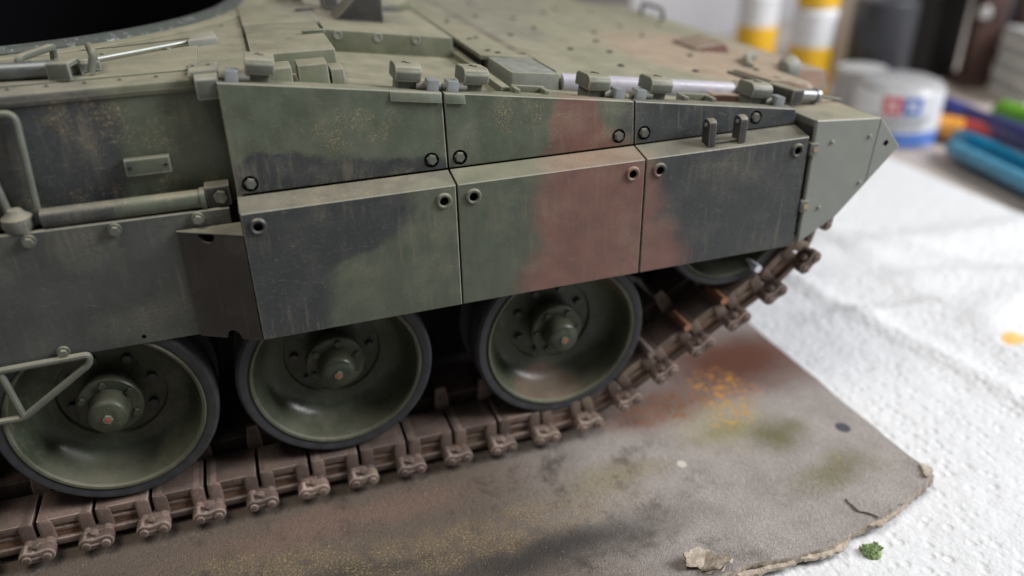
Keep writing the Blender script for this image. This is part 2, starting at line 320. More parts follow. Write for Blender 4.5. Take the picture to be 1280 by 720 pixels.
# stained cardboard
def board_mat():
    b = NB('stained_cardboard'); v = b.co(); deep = b.noise(v, 1.1, 6, .75)
    wp = b.vm('SCALE', b.vm('SUBTRACT', b.noise(v, .8, 4, .6, color=True), (.5, .5, .5))); wp.node.inputs['Scale'].default_value = .9
    vw = b.vm('ADD', v, b.vm('MULTIPLY', wp, (1, 1, 0)))
    n = b.noise(v, 1.4, 5, .6); g = b.noise(v, 13, 4, .7); gf = b.noise(v, 45, 2, .6)
    c = b.mix(b.sm(n, .3, .7), (.36, .325, .305), (.45, .41, .385))
    sp = b.n('ShaderNodeSeparateXYZ'); b.nt.links.new(v, sp.inputs[0])
    lf = b.sm(sp.outputs[0], 3.4, -.4)  # brown stain at left; towards the right the sheen is put into paler grey
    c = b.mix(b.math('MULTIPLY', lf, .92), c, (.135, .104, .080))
    for pos, r, colr, lo, hi, k in [((6.0, 1.5, 0), (2.9, 1.8, 1), (.18, .075, .05), 0, .85, 1.), ((3.6, .6, 0), (2.0, .8, 1), (.25, .14, .10), 0, .8, .8), ((-2.2, -.30, 0), (3.8, .5, 1), (.27, .16, .125), 0, .9, .45),
                                 ((4.6, -.2, 0), (1.3, 1.0, 1), (.42, .37, .25), 0, .9, .75), ((4.7, -.45, 0), (.8, .5, 1), (.26, .24, .10), 0, .9, .6), ((5.4, -.85, 0), (.85, .6, 1), (.17, .16, .075), 0, 1., .9), ((5.7, -2.05, 0), (1.25, .5, 1), (.20, .185, .095), 0, 1., .8), ((2.3, -.9, 0), (1.6, .5, 1), (.30, .26, .15), 0, .9, .6),
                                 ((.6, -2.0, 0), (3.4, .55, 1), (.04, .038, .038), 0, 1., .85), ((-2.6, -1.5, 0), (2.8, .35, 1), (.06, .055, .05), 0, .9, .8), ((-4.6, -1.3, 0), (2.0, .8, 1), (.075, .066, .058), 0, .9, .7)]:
        c = b.mix(b.sm(b.blob(vw, pos, r), lo, hi, 0, k), c, colr)
    c = b.mix(1, c, b.sm(b.noise(v, 14, 5, .8), .3, .7, .88, 1.12), 'MULTIPLY'); c = b.mix(1, c, b.sm(b.noise(v, 60, 3, .7), .35, .65, .75, 1.25), 'MULTIPLY')
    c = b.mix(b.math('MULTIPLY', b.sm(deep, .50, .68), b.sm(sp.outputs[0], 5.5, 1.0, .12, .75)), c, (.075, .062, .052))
    # pigment crumbs
    fl = b.sm(b.noise(v, 6, 6, .8), .51, .58); ff = b.sm(b.noise(v, 24, 3, .6), .58, .64)
    for pos, r, colr, k in [((5.2, .6, 0), (.8, .9, 1), (.85, .38, .06), 1.), ((5.0, -.1, 0), (.6, .5, 1), (.62, .38, .12), .8), ((3.9, .6, 0), (1.1, .5, 1), (.35, .13, .05), .9), ((6.0, -1.9, 0), (.2, .15, 1), (.4, .34, .15), .3)]:
        c = b.mix(b.math('MULTIPLY', b.sm(b.blob(vw, pos, r), 0, .4), b.math('MAXIMUM', fl, b.math('MULTIPLY', ff, .6))), c, colr)
    band = b.math('MAXIMUM', b.sm(b.blob(vw, (-.3, -1.35, 0), (3.6, .55, 1)), 0, .5), b.sm(b.blob(vw, (-3.6, -.9, 0), (2.0, .5, 1)), 0, .5))
    c = b.mix(b.math('MULTIPLY', b.math('MULTIPLY', band, b.sm(b.noise(v, 2.4, 4, .7), .36, .55)), b.sm(b.noise(v, 26, 5, .8), .52, .62, .06, .9)), c, (.48, .35, .17))
    c = b.mix(b.math('MULTIPLY', b.sm(b.noise(v, 18, 3, .6), .66, .71), b.sm(sp.outputs[0], 6.5, 2.0, .1, .7)), c, (.45, .37, .24))
    c = b.mix(b.sm(b.blob(v, (6.61, -1.07, 0), (.135, .15, 1)), 0, .12), c, (.10, .105, .12))
    c = b.mix(b.sm(b.blob(v, (3.42, -.96, 0), (.085, .10, 1)), 0, .2), c, (.72, .68, .62))
    b.bump(b.math('ADD', g, b.math('MULTIPLY', gf, .9)), .8, .06)
    return b.fin(c, .85, 0, .25)
tan = NB('torn_cardboard'); _v = tan.co(); tan.bump(tan.noise(_v, 12, 4, .7), .7, .06)
tan = tan.fin(tan.mix(tan.sm(tan.noise(_v, 6, 4, .7), .35, .65), (.36, .30, .245), (.56, .49, .41)), .95, 0, .1)
FE = [(-14, -4.6), (1.2, -4.4), (2.3, -3.6), (2.75, -3.26), (3.27, -3.26), (3.85, -3.31), (4.6, -3.34), (5.0, -3.24), (5.32, -3.17), (6.24, -2.98), (6.9, -2.76), (7.14, -2.66), (7.2, -2.6)]
def fe(x):
    for (a, p), (c, q) in zip(FE, FE[1:]):
        if x <= c: return p + (q - p) * (x - a) / (c - a)
    return FE[-1][1]
def board_fn(u, v):
    u = 1 - (1 - u) ** 1.7
    x = -14 + 21.14 * u; jag = .018 * wob(x, 0, 6, 1) + .010 * wob(x, 2, 23, 4) if x > 2.4 else 0
    y0 = fe(x) + jag; t = v ** 2.0; y = y0 + (7 - y0) * t
    d = y - y0; z = 0
    if x > 2.2:
        z += .018 * math.exp(-(d / .25) ** 2) * max(0, wob(x, 0, 2.3, 2) + .3)
        z += .04 * math.exp(-((x - 7.15) / .22) ** 2 - ((y + 2.5) / .35) ** 2)
    return (x + (.02 * wob(y, 0, 5, 3) if u > .97 else 0), y, z)
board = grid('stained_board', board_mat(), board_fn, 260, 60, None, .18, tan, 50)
tag(board, 'grey cardboard stained with rust, orange and olive pigment under the tank', 'cardboard')
def ply(pts, z, th, mat, tilt=0.):
    r = random.Random(len(pts) + int(pts[0][0] * 10)); out = []
    for (xa, ya), (xb, yb) in zip(pts, pts[1:] + pts[:1]):
        for i in range(5):
            t = i / 5; j = .022; out.append((xa + (xb - xa) * t + r.uniform(-j, j), ya + (yb - ya) * t + r.uniform(-j, j)))
    m = MB(); m.loft([[(x, y, z + tilt * (y - pts[0][1]) + r.uniform(-.006, .006)) for x, y in out], [(x, y, z + th + tilt * (y - pts[0][1]) + r.uniform(-.008, .008)) for x, y in out]])
    return m.build('torn_ply', mat, board, 0, smooth=20)
bmat = board.data.materials[0]
ply([(4.05, -3.26), (4.12, -3.38), (4.45, -3.43), (4.85, -3.38), (5.02, -3.22)], -.12, .05, tan)
ply([(2.98, -3.26), (3.1, -3.36), (3.5, -3.36), (3.95, -3.38), (3.9, -3.28)], -.13, .05, tan)
for k, (dx, dy, rx, ry, h) in enumerate(((0, 0, .5, -.35, .02), (.09, -.06, -.25, -.5, .06), (-.10, .10, .6, .2, .05))):
    q = ply([(-.22, -.10), (.02, -.17), (.24, -.10), (.20, .08), (-.05, .15), (-.24, .06)], -.012, .035, tan)
    q.location = (2.66 + dx, -3.06 + dy, .06 + h); q.rotation_euler = (rx, ry, -.75 + .3 * k)
ply([(5.40, -3.12), (5.55, -3.21), (5.95, -3.12), (6.15, -2.98)], -.10, .06, tan)
ply([(5.42, -2.60), (5.52, -2.62), (5.60, -2.84), (5.80, -2.95), (6.20, -2.99), (5.62, -3.10), (5.40, -2.86)], .003, .028, bmat, -.03)
ply([(6.95, -2.66), (7.05, -2.45), (7.15, -2.38), (7.19, -2.52), (7.12, -2.60)], .0, .07, tan)
moss = MB(); rr = random.Random(4)
for k in range(110):
    p = Vector((5.24 + max(-.15, min(.15, rr.gauss(0, .075))), -3.47 + max(-.1, min(.1, rr.gauss(0, .05))), -.20 + abs(rr.gauss(0, .035)))); a = rr.random() * 6.3; s_ = rr.uniform(.025, .05)
    d = Vector((math.cos(a), math.sin(a), rr.uniform(-.2, .8))).normalized(); q = d.orthogonal().normalized() * s_ * .6
    moss.add([p - d * s_, p + q, p + d * s_, p - q, p + Vector((0, 0, s_ * .4))], [(0, 1, 4), (1, 2, 4), (2, 3, 4), (3, 0, 4)])
moss.lathe([(.15, -.03), (.13, .02), (.07, .05), (.001, .055)], 12, (5.24, -3.47, -.21), 'z')
mo = moss.build('green_crumb', plain('moss_green', (.22, .30, .13), .9, 0, .4, 20), None, 0, smooth=0)
tag(mo, 'small green flocking crumb on the white towel below the torn board edge', 'crumb')

# ================================================================== tank: hull
MP = [P, PE]
side = MB().box(-11, -2.4, .85, 1.1, -.12, 1.5); side.build('sponson_side', MP, tank, .02, T)
MB().box(-2.6, 6.6, .80, 1.1, -.3, -.02).build('sponson_side_front', MP, tank, .02, T)
MB().box(-11, 6.4, .9, 13, -.22, -.14).build('sponson_floor', black_in, tank, 0, T)
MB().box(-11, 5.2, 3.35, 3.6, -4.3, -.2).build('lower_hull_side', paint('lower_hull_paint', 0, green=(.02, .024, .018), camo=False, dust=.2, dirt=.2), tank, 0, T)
MB().box(-11, 5.2, 3.5, 12.3, -4.3, -4.1).build('hull_belly', black_in, tank, 0, T)
# flat rear deck with the turret ring opening
RC = (-6.75, 7.9); RR = 4.18
def rect_hit(a, x0, x1, y0, y1):
    c, s_ = math.cos(a), math.sin(a); t = 1e9
    if c > 1e-9: t = min(t, (x1 - RC[0]) / c)
    if c < -1e-9: t = min(t, (x0 - RC[0]) / c)
    if s_ > 1e-9: t = min(t, (y1 - RC[1]) / s_)
    if s_ < -1e-9: t = min(t, (y0 - RC[1]) / s_)
    return (RC[0] + t * c, RC[1] + t * s_)
x0, x1, y0, y1 = -13, -2.42, .82, 15.0
angs = sorted([2 * math.pi * k / 120 for k in range(120)] + [math.atan2(y - RC[1], x - RC[0]) % (2 * math.pi) for x in (x0, x1) for y in (y0, y1)])
m = MB(); out = [rect_hit(a, x0, x1, y0, y1) for a in angs]; inn = [(RC[0] + RR * math.cos(a), RC[1] + RR * math.sin(a)) for a in angs]
m.loft([[(x, y, 1.42) for x, y in inn], [(x, y, 1.55) for x, y in inn], [(x, y, 1.55) for x, y in out], [(x, y, 1.42) for x, y in out]], False)
m.build('rear_deck', [PGD, PGDE], tank, 0, T)
ring = MB().lathe([(RR - .02, -.03), (RR - .02, .06), (RR + .03, .10), (RR + .20, .10), (RR + .24, .07), (RR + .30, .03), (RR + .30, -.05)], 128, (RC[0], RC[1], 1.55), 'z')
b_ = NB('turret_ring_metal'); v_ = b_.co(); n_ = b_.noise(v_, 5, 5, .7)
rm = b_.fin(b_.mix(b_.sm(n_, .56, .62), (.075, .085, .075), (.45, .47, .50)), b_.sm(n_, .5, .62, .42, .25), b_.sm(n_, .56, .62, 0, .8))
ring.build('turret_ring', rm, tank, 0, T, 50)
MB().lathe([(RR - .005, -.03), (RR - .005, -5.2)], 96, (RC[0], RC[1], 1.55), 'z').build('turret_basket_well', black_in, tank, 0, T)
MB().lathe([(.01, 0), (RR + .1, 0)], 64, (RC[0], RC[1], -3.4), 'z').build('turret_basket_floor', black_in, tank, 0, T)
# deck ring of raised collar seen as a soft step round the turret opening
MB().lathe([(RR + .30, .006), (RR + .62, .03), (RR + .70, .004)], 128, (RC[0], RC[1], 1.55), 'z').build('turret_collar', [PGD], tank, 0, T, 60)

# sloping front deck
m = MB(); zf = lambda x: deck(x) - .09
m.loft([[(x, .62, zf(x)), (x, 14.6, zf(x)), (x, 14.6, zf(x) - .2), (x, .62, zf(x) - .2)] for x in (-2.43, -1, 1, 3, 5.6)])
m.build('front_deck', [PGD, PGDE], tank, 0, T)
# level slab left of the driver's plate with a cross seam
def slab(name, x0, x1, y0, y1, z0, z1, front, mats=(PGD, PGDE)):
    mm = MB(); mm.loft([[(x0, y0 + front, z1), (x1, y0 + front, z1), (x1, y0, z0), (x0, y0, z0)], [(x0, y1, z1), (x1, y1, z1), (x1, y1, z0), (x0, y1, z0)]])
    return mm.build(name, list(mats), tank, .018, T)
slab('armour_slab', -2.38, -1.22, 1.72, 4.3, 1.22, 1.60, .10)
slab('armour_slab', -2.40, -1.16, 4.33, 6.6, 1.2, 1.605, .02)
# pressing beside the slab
for (xa, xb, ya, zt) in ((-2.25, -1.9, 1.05, 1.53), (-1.82, -1.42, 1.05, 1.54), (-1.38, -1.2, 1.1, 1.44)):
    slab('deck_rib', xa, xb, ya, ya + .55, 1.1, zt, .12)
for (x, y) in ((-1.55, 3.1), (-1.45, 5.4)):
    MB().box(x, x + .35, y, y + .07, 1.6, 1.66).build('grab_stud', MP, tank, .015, T)
# driver plate: raised platform
m = MB(); pl = lambda x: deck(x) + .26
m.loft([[(-1.15, y, pl(-1.15)), (.98, y, pl(.98)), (.98, y, deck(.98) - .15), (-1.15, y, deck(-1.15) - .15)] for y in (3.62, 14.2)])
dp = m.build('driver_plate', [PGD, PGDE], tank, .02, T)
for x in (-.95, -.3, .35):
    z = pl(x) - .08
    MB().lathe([(.075, 0), (.075, -.012), (.055, -.016), (.055, -.004), (.001, -.004)], 16, (x, 3.62, z)).build('screw_ring', PGE, dp, 0)
m = MB().prism([(-.85, .0), (.02, .0), (.02, .62), (-.25, .62)], XZ, 4.7, 5.4); m.v = [(x + .0, y, z + pl(x)) for x, y, z in m.v]
m.build('driver_periscope', [PD, PDE], dp, .03)
m = MB(); m.box(-.9, -.6, 5.8, 6.3, 1.55, 1.95); m.build('hatch_lump', [PGD, PGDE], dp, .04)
m = MB().lathe([(1.0, 0), (1.0, .10), (.93, .14), (.001, .16)], 40, (.0, 7.2, pl(0) - .05), 'z'); m.build('driver_hatch', [PGD, PGDE], dp, 0)
# rails and long strip beside the glacis
m = MB(); m.loft([[(.98, y, deck(1.0) + .03), (1.12, y, deck(1.1) + .02), (1.12, y, deck(1.1) - .2), (.98, y, deck(1.0) - .2)] for y in (.95, 14)]); m.build('deck_rail', [PGD, PGDE], tank, .015, T)
gt = lambda x: deck(x) + .16
m = MB(); m.loft([[(1.30, y, gt(1.30) - .01), (2.08, y, gt(2.08)), (2.08, y, deck(2.08) - .15), (1.30, y, deck(1.3) - .15)] for y in (1.42, 2.85)])
m.build('deck_strip_nose', [plain('grey_primer', (.235, .245, .215), .55), PGDE], tank, .03, T)
m = MB(); m.loft([[(1.17, y, gt(1.17) + .02), (2.08, y, gt(2.08) + .012), (2.08, y, gt(2.08) - .06), (1.17, y, gt(1.17) - .06)] for y in (2.6, 14)])
st = m.build('deck_strip', [PGD, PGDE], tank, .014, T)
MB().box(1.28, 2.05, 2.9, 14, .5, 1.06).build('deck_strip_core', [PD, PDE], tank, 0, T)
for (x, y) in ((1.42, 3.0), (1.55, 2.85), (1.42, 4.1), (1.6, 4.3), (1.5, 6.0), (1.62, 6.4)):
    MB().cyl((x, y, gt(x) + .01), (x, y, gt(x) + .045), .045, 8).build('rivet', P, st, 0)
# glacis plate with a rolled side
prof = lambda x: [(1.46, deck(x) - .12), (1.46, gt(x) - .22), (1.49, gt(x) - .12), (1.56, gt(x) - .04), (1.68, gt(x)), (14.2, gt(x)), (14.2, deck(x) - .12)]
m = MB(); m.loft([[(x, y, z) for y, z in prof(x)] for x in (2.11, 3.0, 4.2, 5.30)])
m.loft([[(x, y + k, z) for y, z in prof(x)] for x, k in ((5.302, .24), (6.4, .26), (7.15, .3))])
gl = m.build('glacis_plate', [PGD, PGDE], tank, 0, T)
m = MB(); m.loft([[(7.1, y, gt(7.1) - .003), (8.6, y, gt(8.6)), (8.7, y, gt(8.6) - .35), (7.0, y, -1.2)] for y in (3.3, 12.5)]); m.build('glacis_nose', [PGD, PGDE], tank, .03, T)
re_ = MB(); re_.loft([[(x, 1.50 - .15 * math.sin(t) * .8, gt(x) - .13 + .15 * math.cos(t) - .02) for t in [i * math.pi / 10 for i in range(11)]] for x in (2.14, 5.24)]); re_.build('rolled_edge', plain('lavender_sheen_paint', (.44, .42, .48), .35, 0, .06), tank, 0, T, 50)  # the edge's window reflection is put into a pale lavender colour
gb = MB().cyl((0, 0, 0), (0, 0, .025), .062, 12).cyl((0, 0, .025), (0, 0, .04), .04, 6).build('glacis_bolt', [PD], gl, 0, smooth=30)
GB = [(4.02, 3.75), (3.25, 3.8), (3.42, 6.2), (3.45, 7.6), (5.85, 3.95), (6.05, 7.5), (4.28, 4.95), (6.0, 6.3), (2.5, 5.0), (2.5, 7.4), (4.8, 6.2), (4.7, 9.0), (3.0, 9.6), (5.4, 10.), (7.2, 5.5), (7.6, 8.5), (6.6, 10.5), (3.6, 2.4), (5.0, 2.3), (6.6, 2.8)]
for i, (x, y) in enumerate(GB):
    o = gb if i == 0 else again(gb, gl, (0, 0, 0)); o.location = (x, y, gt(x) - .004); o.rotation_euler = (0, math.atan(.14), 0)
# nose fittings in soft focus
m = MB().prism([(0, 0), (.9, 0), (.75, .22), (.1, .16)], XZ, 4.6, 5.6); m.v = [(x + 6.3, y, z + gt(6.7) - .05) for x, y, z in m.v]; m.build('glacis_bracket', [P, PE], tank, .03, T)
hl = empty('headlight', (7.75, 3.35, OZ + .22)); hl.parent = tank
MB().lathe([(.001, .22), (.15, .2), (.23, .06), (.24, -.05), (.2, -.06)], 28, ax='y').build('lamp_housing', [PG], hl, 0, rot=(0, 0, math.radians(110)))
MB().lathe([(.001, -.06), (.2, -.04)], 28).build('lens', steel, hl, 0, rot=(0, 0, math.radians(110)))
MB().cyl((0, 0, -.5), (0, 0, -.2), .07, 8).build('stem', PD, hl, 0)
MB().tube(rounded([(8.2, 9.4, .0), (8.2, 9.4, .45), (8.2, 10.6, .45), (8.2, 10.6, .0)], .15), .05).build('lamp_guard', PD, tank, 0, T)
MB().tube(rounded([(6.6, 3.0, gt(6.6) + .02), (6.9, 3.6, gt(6.9) + .12), (7.5, 4.2, gt(7.5) + .06)], .2), .07).build('tow_shackle', PG, tank, 0, T)

# ------------------------------------------------------------------ heavy skirts
SX = [-2.865, 0.0, 2.9, 5.78]
PGb = paint('bolt_paint', 0, green=(.12, .13, .115), camo=False, dirt=.6)
def hex_bolt(parent, loc, r=.082, mats=None, d=.05):
    mm = MB().cyl((0, .002, 0), (0, -d, 0), r, 6, rot=.4).cyl((0, -d, 0), (0, -d - .012, 0), r * .72, 12)
    o = mm.build('bolt', mats or P, parent, 0, loc, 25); o.rotation_euler = (random.uniform(-.06, .06), random.uniform(0, 1), random.uniform(-.06, .06)); return o
for k in range(3):
    a, c = SX[k] + (.0 if k == 0 else .016), SX[k + 1] - .016
    e = .014
    # lower plate with the shelf on top
    ex = MB().prism([(e, 0.0), (.40, .088), (.40, -.15), (.305, -.15), (.305, -.002)], YZ, a, c)
    lo = [(SX[0] + .19, -.2), (SX[0] + 2.67, -.21)] if k == 0 else [(SX[k] + .23, -.205), (SX[k + 1] - .215, -.2)]
    lp = plate_holes('lower_skirt_plate', [(a, -1.88), (c, -1.88), (c, 0), (a, 0)], [(x, z, .062, .12) for x, z in lo], lambda u, v, d: (u, d, v), .3, [P, PE, gun], tank, e, ex)
    lp.rotation_euler = (random.uniform(-.004, .004), random.uniform(-.002, .002), random.uniform(-.003, .003))
    for x, z in lo:
        MB().lathe([(.063, .02), (.063, -.022), (.078, -.034), (.098, -.034), (.118, -.012), (.122, .004)], 28, (x, 0, z)).build('bolt_socket', [P], lp, 0)
    # upper plate, leaning slightly inwards and tapering to the nose
    zb = .105; z0, z1 = deck(a), deck(c)
    if k == 2: z1 = .34
    up = [(SX[0] + .185, .235), (SX[0] + 2.63, .25)] if k == 0 else ([(.175, .24), (2.64, .26)] if k == 1 else [(3.06, .26), (5.02, .285)])
    fn = lambda u, v, d: (u, .41 + .09 * (v - .1) + d, v)
    upl = plate_holes('upper_skirt_plate', [(a, zb), (c, zb), (c, z1), (a, z0)], [(x, z, .108, .09) for x, z in up], fn, .26, [P, PE, gun], tank, .013)
    for x, z in up: hex_bolt(upl, (x, .41 + .09 * (z - .1) + .09, z), .074, [PGb], .115)
    if k < 2:
        xa, xb = ((-.72, -.03) if k == 0 else (.03, .30))
        mm = MB(); mm.loft([[(x, .395 + .09 * deck(x), deck(x) - .015), (x, .415 + .09 * (deck(x)), deck(x) - .015), (x, .415 + .09 * deck(x), deck(x) - .13), (x, .345 + .09 * deck(x), deck(x) - .13)] for x in (xa, xb)])
        mm.build('skirt_lip', [P, PE], upl, .006)
# folding lugs on the front plate
for x, lean in ((3.98, -.02), (4.51, .05)):
    lg = MB(); pts = [(-.02, 0), (.14, 0), (.14, .3)] + [(.06 + .08 * math.cos(t), .34 + .08 * math.sin(t)) for t in [i * math.pi / 6 for i in range(7)]] + [(-.02, .3)]
    lg.prism([(p * 1.35, q) for p, q in pts], YZ, 0, .12); lg = lg.build('lug', [PD, PDE], tank, .012, (x, .10, OZ + .02)); lg.rotation_euler = (lean, 0, 0)
    MB().cyl((-.02, .075, .33), (.14, .075, .33), .03, 10).build('lug_pin', bare, lg, 0)
MB().box(4.1, 4.66, .14, .26, .03, .075).build('lug_base', [P, PE], tank, .012, T)

# ------------------------------------------------------------------ hinge clips on the deck edge
def clip(x, sgn, lean=0.):
    z = deck(x) - .09
    r = empty('hinge_clip', (x, .62, OZ + z)); r.parent = tank; r.rotation_euler = (0, math.atan(.14) if x > -2.8 else 0, random.uniform(-.05, .05))
    pts = [(.0, .19), (-.02, .24), (-.02, .33), (.02, .385), (.10, .41), (.40, .40), (.46, .36), (.46, .19)]
    MB().prism(pts, YZ, -.18, .18).build('cap', [PR, PGDE], r, .02)
    MB().box(-.13, .12, .06, .42, -.02, .185).build('base', [PR, PGDE], r, .012)
    s = sgn; MB().cyl((s * .12, .06, .14), (s * .27, .06, .14), .06, 12).build('pin', PG, r, 0); MB().cyl((s * .42, .06, .14), (s * .47, .06, .14), .05, 8).build('pin_end', PG, r, 0)
    MB().box(min(s * .26, s * .42), max(s * .26, s * .42), -.06, .16, -.04, .235).build('bracket', bare, r, .015)
    MB().tube([(-.05 + .1 * t, .2 + .05 * math.sin(t * 6.28), .411) for t in [i / 8 for i in range(9)]], .012, 6).build('latch_mark', PD, r, 0)
clip(-.47, 1); clip(.48, -1); clip(2.35, 1); clip(3.38, -1); clip(5.18, 1)
# first clip with its cylinder
clip(-2.36, -1)
r = empty('hinge_clip', (-3.0, .62, OZ + 1.55)); r.parent = tank
MB().prism([(.0, -.22), (-.04, -.1), (-.02, .04), (.08, .10), (.2, .06), (.28, -.05), (.22, -.24)], YZ, -.12, .16).build('base', [PR, PGE], r, .02)
MB().cyl((-.16, .16, .06), (.16, .16, .06), .10, 14).build('barrel', PR, r, 0)
MB().box(-.2, .16, .2, 1.0, -.02, .05).build('leaf', [PR, PGE], r, .015)
for i in range(6): MB().cyl((-.13 + .2 * (i % 2), .35 + .22 * (i // 2), .05), (-.13 + .2 * (i % 2), .35 + .22 * (i // 2), .075), .03, 8).build('rivet', PG, r, 0)
MB().cyl((.16, .12, .0), (.42, .12, -.02), .02, 8).build('wire_pin', PR, r, 0)
# U-shaped pockets in the deck edge
for x, l in ((1.35, .52), (4.12, .56)):
    z = deck(x) - .09
    mm = MB().box(-l / 2, l / 2, .22, .28, 0, .16).box(-l / 2, -l / 2 + .07, 0, .22, 0, .15).box(l / 2 - .07, l / 2, 0, .22, 0, .15)
    mm.build('deck_pocket', [PGD, PGDE], tank, .02, (x, .66, OZ + z), rot=(0, .14, 0))
# latch bar at the nose
r = empty('nose_latch', (6.0, 1.1, OZ + .42)); r.parent = tank; r.rotation_euler = (0, .12, math.radians(8))
MB().box(-.16, .1, -.35, 1.3, -.12, .12).build('lever', [PD, PDE], r, .03)
MB().cyl((.1, -.16, .0), (.52, -.16, -.02), .105, 16).cyl((.52, -.16, -.02), (.6, -.16, -.02), .125, 16).build('barrel', plain('worn_gunmetal', (.25, .26, .26), .35, .5), r, 0)
MB().cyl((.6, -.16, -.02), (1.2, -.16, -.1), .025, 8).build('wire_pin', PR, r, 0)
MB().prism([(-.1, 0), (1.1, -.14), (1.1, -.02), (.3, .16), (-.1, .16)], XZ, .25, 1.2).build('latch_plate', [PGD, PGDE], r, .02)
for i in range(5):
    mm = MB().prism([(0, 0), (.3, -.03), (.28, .06), (.05, .08)], XZ, 0, .16); mm.build('latch_tooth', [PGD, PGDE], r, .015, (.15 + .16 * i, .35 + .17 * (i % 3), .10 - .03 * i), rot=(0, 0, .5 * (i % 2)))
MB().box(5.25, 5.55, .95, 2.2, .3, .52).build('deck_stop', [PD, PDE], tank, .03, T)
MB().prism([(4.5, .3), (5.3, .2), (5.3, .42), (4.7, .5)], XZ, 1.15, 1.4).build('deck_stop', paint('brown_paint', 0, green=(.2, .105, .08), camo=False), tank, .02, T)

# ------------------------------------------------------------------ front mudguard
mg = empty('front_mudguard', (5.85, 0, OZ)); mg.parent = tank; OX = -5.85
main = [(5.86, -1.86), (6.55, -1.46), (7.02, -.97), (7.10, .165), (5.86, .25)]
sp_ = plate_holes('side_plate', [(x + OX, z) for x, z in main], [], lambda u, v, d: (u, d - .005, v), .07, [PG, PGE, gun], mg, .015, None, (0, 0, 0))
tri = [(7.03, -.97), (7.6, -.37), (7.112, .163)]
plate_holes('corner_plate', [(x + OX, z) for x, z in tri], [(7.30 + OX, -.28, .05, .1)], lambda u, v, d: (u, d + .008 + .06 * (u + OX + 5.85 + 4.6) * 0, v), .06, [PG, PGE, gun], mg, .012, None, (0, 0, 0))
m = MB(); m.loft([[(x + OX, y, z) for x, z in ((5.86, .245), (7.10, .16), (7.10, .06), (5.86, .14))] for y in (.072, 2.9)]); m.build('top_plate', [PGD, PGDE], mg, .012)
m = MB(); m.loft([[(x + OX, y, z) for x, z in ((7.112, .16), (7.58, -.37), (7.48, -.42), (7.112, .04))] for y in (.075, 2.9)]); m.build('front_plate', [PG, PGE], mg, .01)
MB().box(5.86 + OX, 5.93 + OX, .075, .95, -1.75, .13).build('end_plate', [PD, PDE], mg, 0)
for x, z in ((6.2, -.13), (6.93, -.12), (6.9, -.91), (6.16, -1.25)):
    MB().lathe([(.04, .004), (.035, -.018), (.02, -.028), (.001, -.03)], 14, (x + OX, -.005, z)).build('rivet', PG, mg, 0)
for x, z in ((5.86, -.21), (5.845, -1.18)):
    h = MB().box(x + OX - .05, x + OX + .09, -.02, .1, z - .1, z + .1).build('hinge', [PGD, PE], mg, .02)
    MB().cyl((x + OX + .02, -.02, z), (x + OX + .02, -.05, z), .045, 8).build('hinge_bolt', plain('rusty_bolt', (.33, .25, .17), .6), h, 0)

# ------------------------------------------------------------------ thin side skirt, bracket, tube, step (left)
sk = plate_holes('side_skirt_sheet', [(-11, -1.86), (-3.0, -1.90), (-3.0, -.08), (-11, -.02)], [(-4.42, -1.78, .03, .05)], lambda u, v, d: (u, d + .5, v), .06, [PS, PSE, gun], tank, .012)
for x, z in ((-5.41, -.17), (-4.42, -.17), (-3.41, -.17), (-5.43, -1.8), (-6.5, -.17), (-7.6, -.17), (-6.6, -1.8)):
    MB().cyl((x, .5, z), (x, .46, z), .085, 14).cyl((x, .46, z), (x, .41, z), .058, 6).build('bolt', [PR], sk, 0)
# folded bracket closing the heavy skirt
B0, B1 = Vector((-3.70, .47)), Vector((-2.88, .02)); bd = (B1 - B0)
def brk(u, v, d):
    nn = Vector((-bd.y, bd.x)).normalized(); p = B0 + bd * u + nn * d; return (p.x, p.y, v)
arc = lambda cx, cz, sg: [(cx + .125 * math.cos(t), cz - sg * .135 * abs(math.sin(t))) for t in [math.pi - i * math.pi / 8 for i in range(9)]]
pts = [(0, -.316)] + [(u, z) for u, z in arc(.44, -.316, 1)] + [(1, -.316), (1, -1.90)] + [(u, z) for u, z in reversed(arc(.55, -1.905, -1))] + [(0.0, -1.90)]
bk = MB().prism([(u, z) for u, z in pts], brk, 0, .05).build('skirt_bracket', [PD, PDE], tank, 0, T)
MB().prism([(-3.70, .49), (-3.70, .45), (-2.88, .01), (-2.88, .49)], XY, -.314, -.30).build('bracket_web', [P], bk, 0)
MB().box(-2.88, -2.80, .08, .8, -1.85, -.02).build('skirt_end_plate', [PD, PDE], tank, 0, T)
# tube rail
tb_ = MB().cyl((-5.22, .62, .055), (-3.33, .62, .055), .125, 20).cyl((-3.33, .62, .055), (-3.27, .62, .055), .145, 20)
tr_ = tb_.build('tube_rail', [P, PE], tank, 0, T)
MB().box(-3.27, -2.95, .58, .85, -.08, .2).build('tube_mount', [PD, PDE], tr_, .025)
MB().cyl((-3.08, .58, .07), (-3.08, .50, .07), .085, 6).build('mount_bolt', [P], tr_, 0)
for x, wd in ((-5.50, .36), (-6.15, .4)):
    MB().lathe([(.001, .18), (.08, .17), (.12, .11), (wd * .5, .07), (wd * .53, -.02), (wd * .45, -.10), (.001, -.11)], 20, (x, .64, .04), 'z').build('rail_clamp', [PGD, PGDE], tr_, 0)
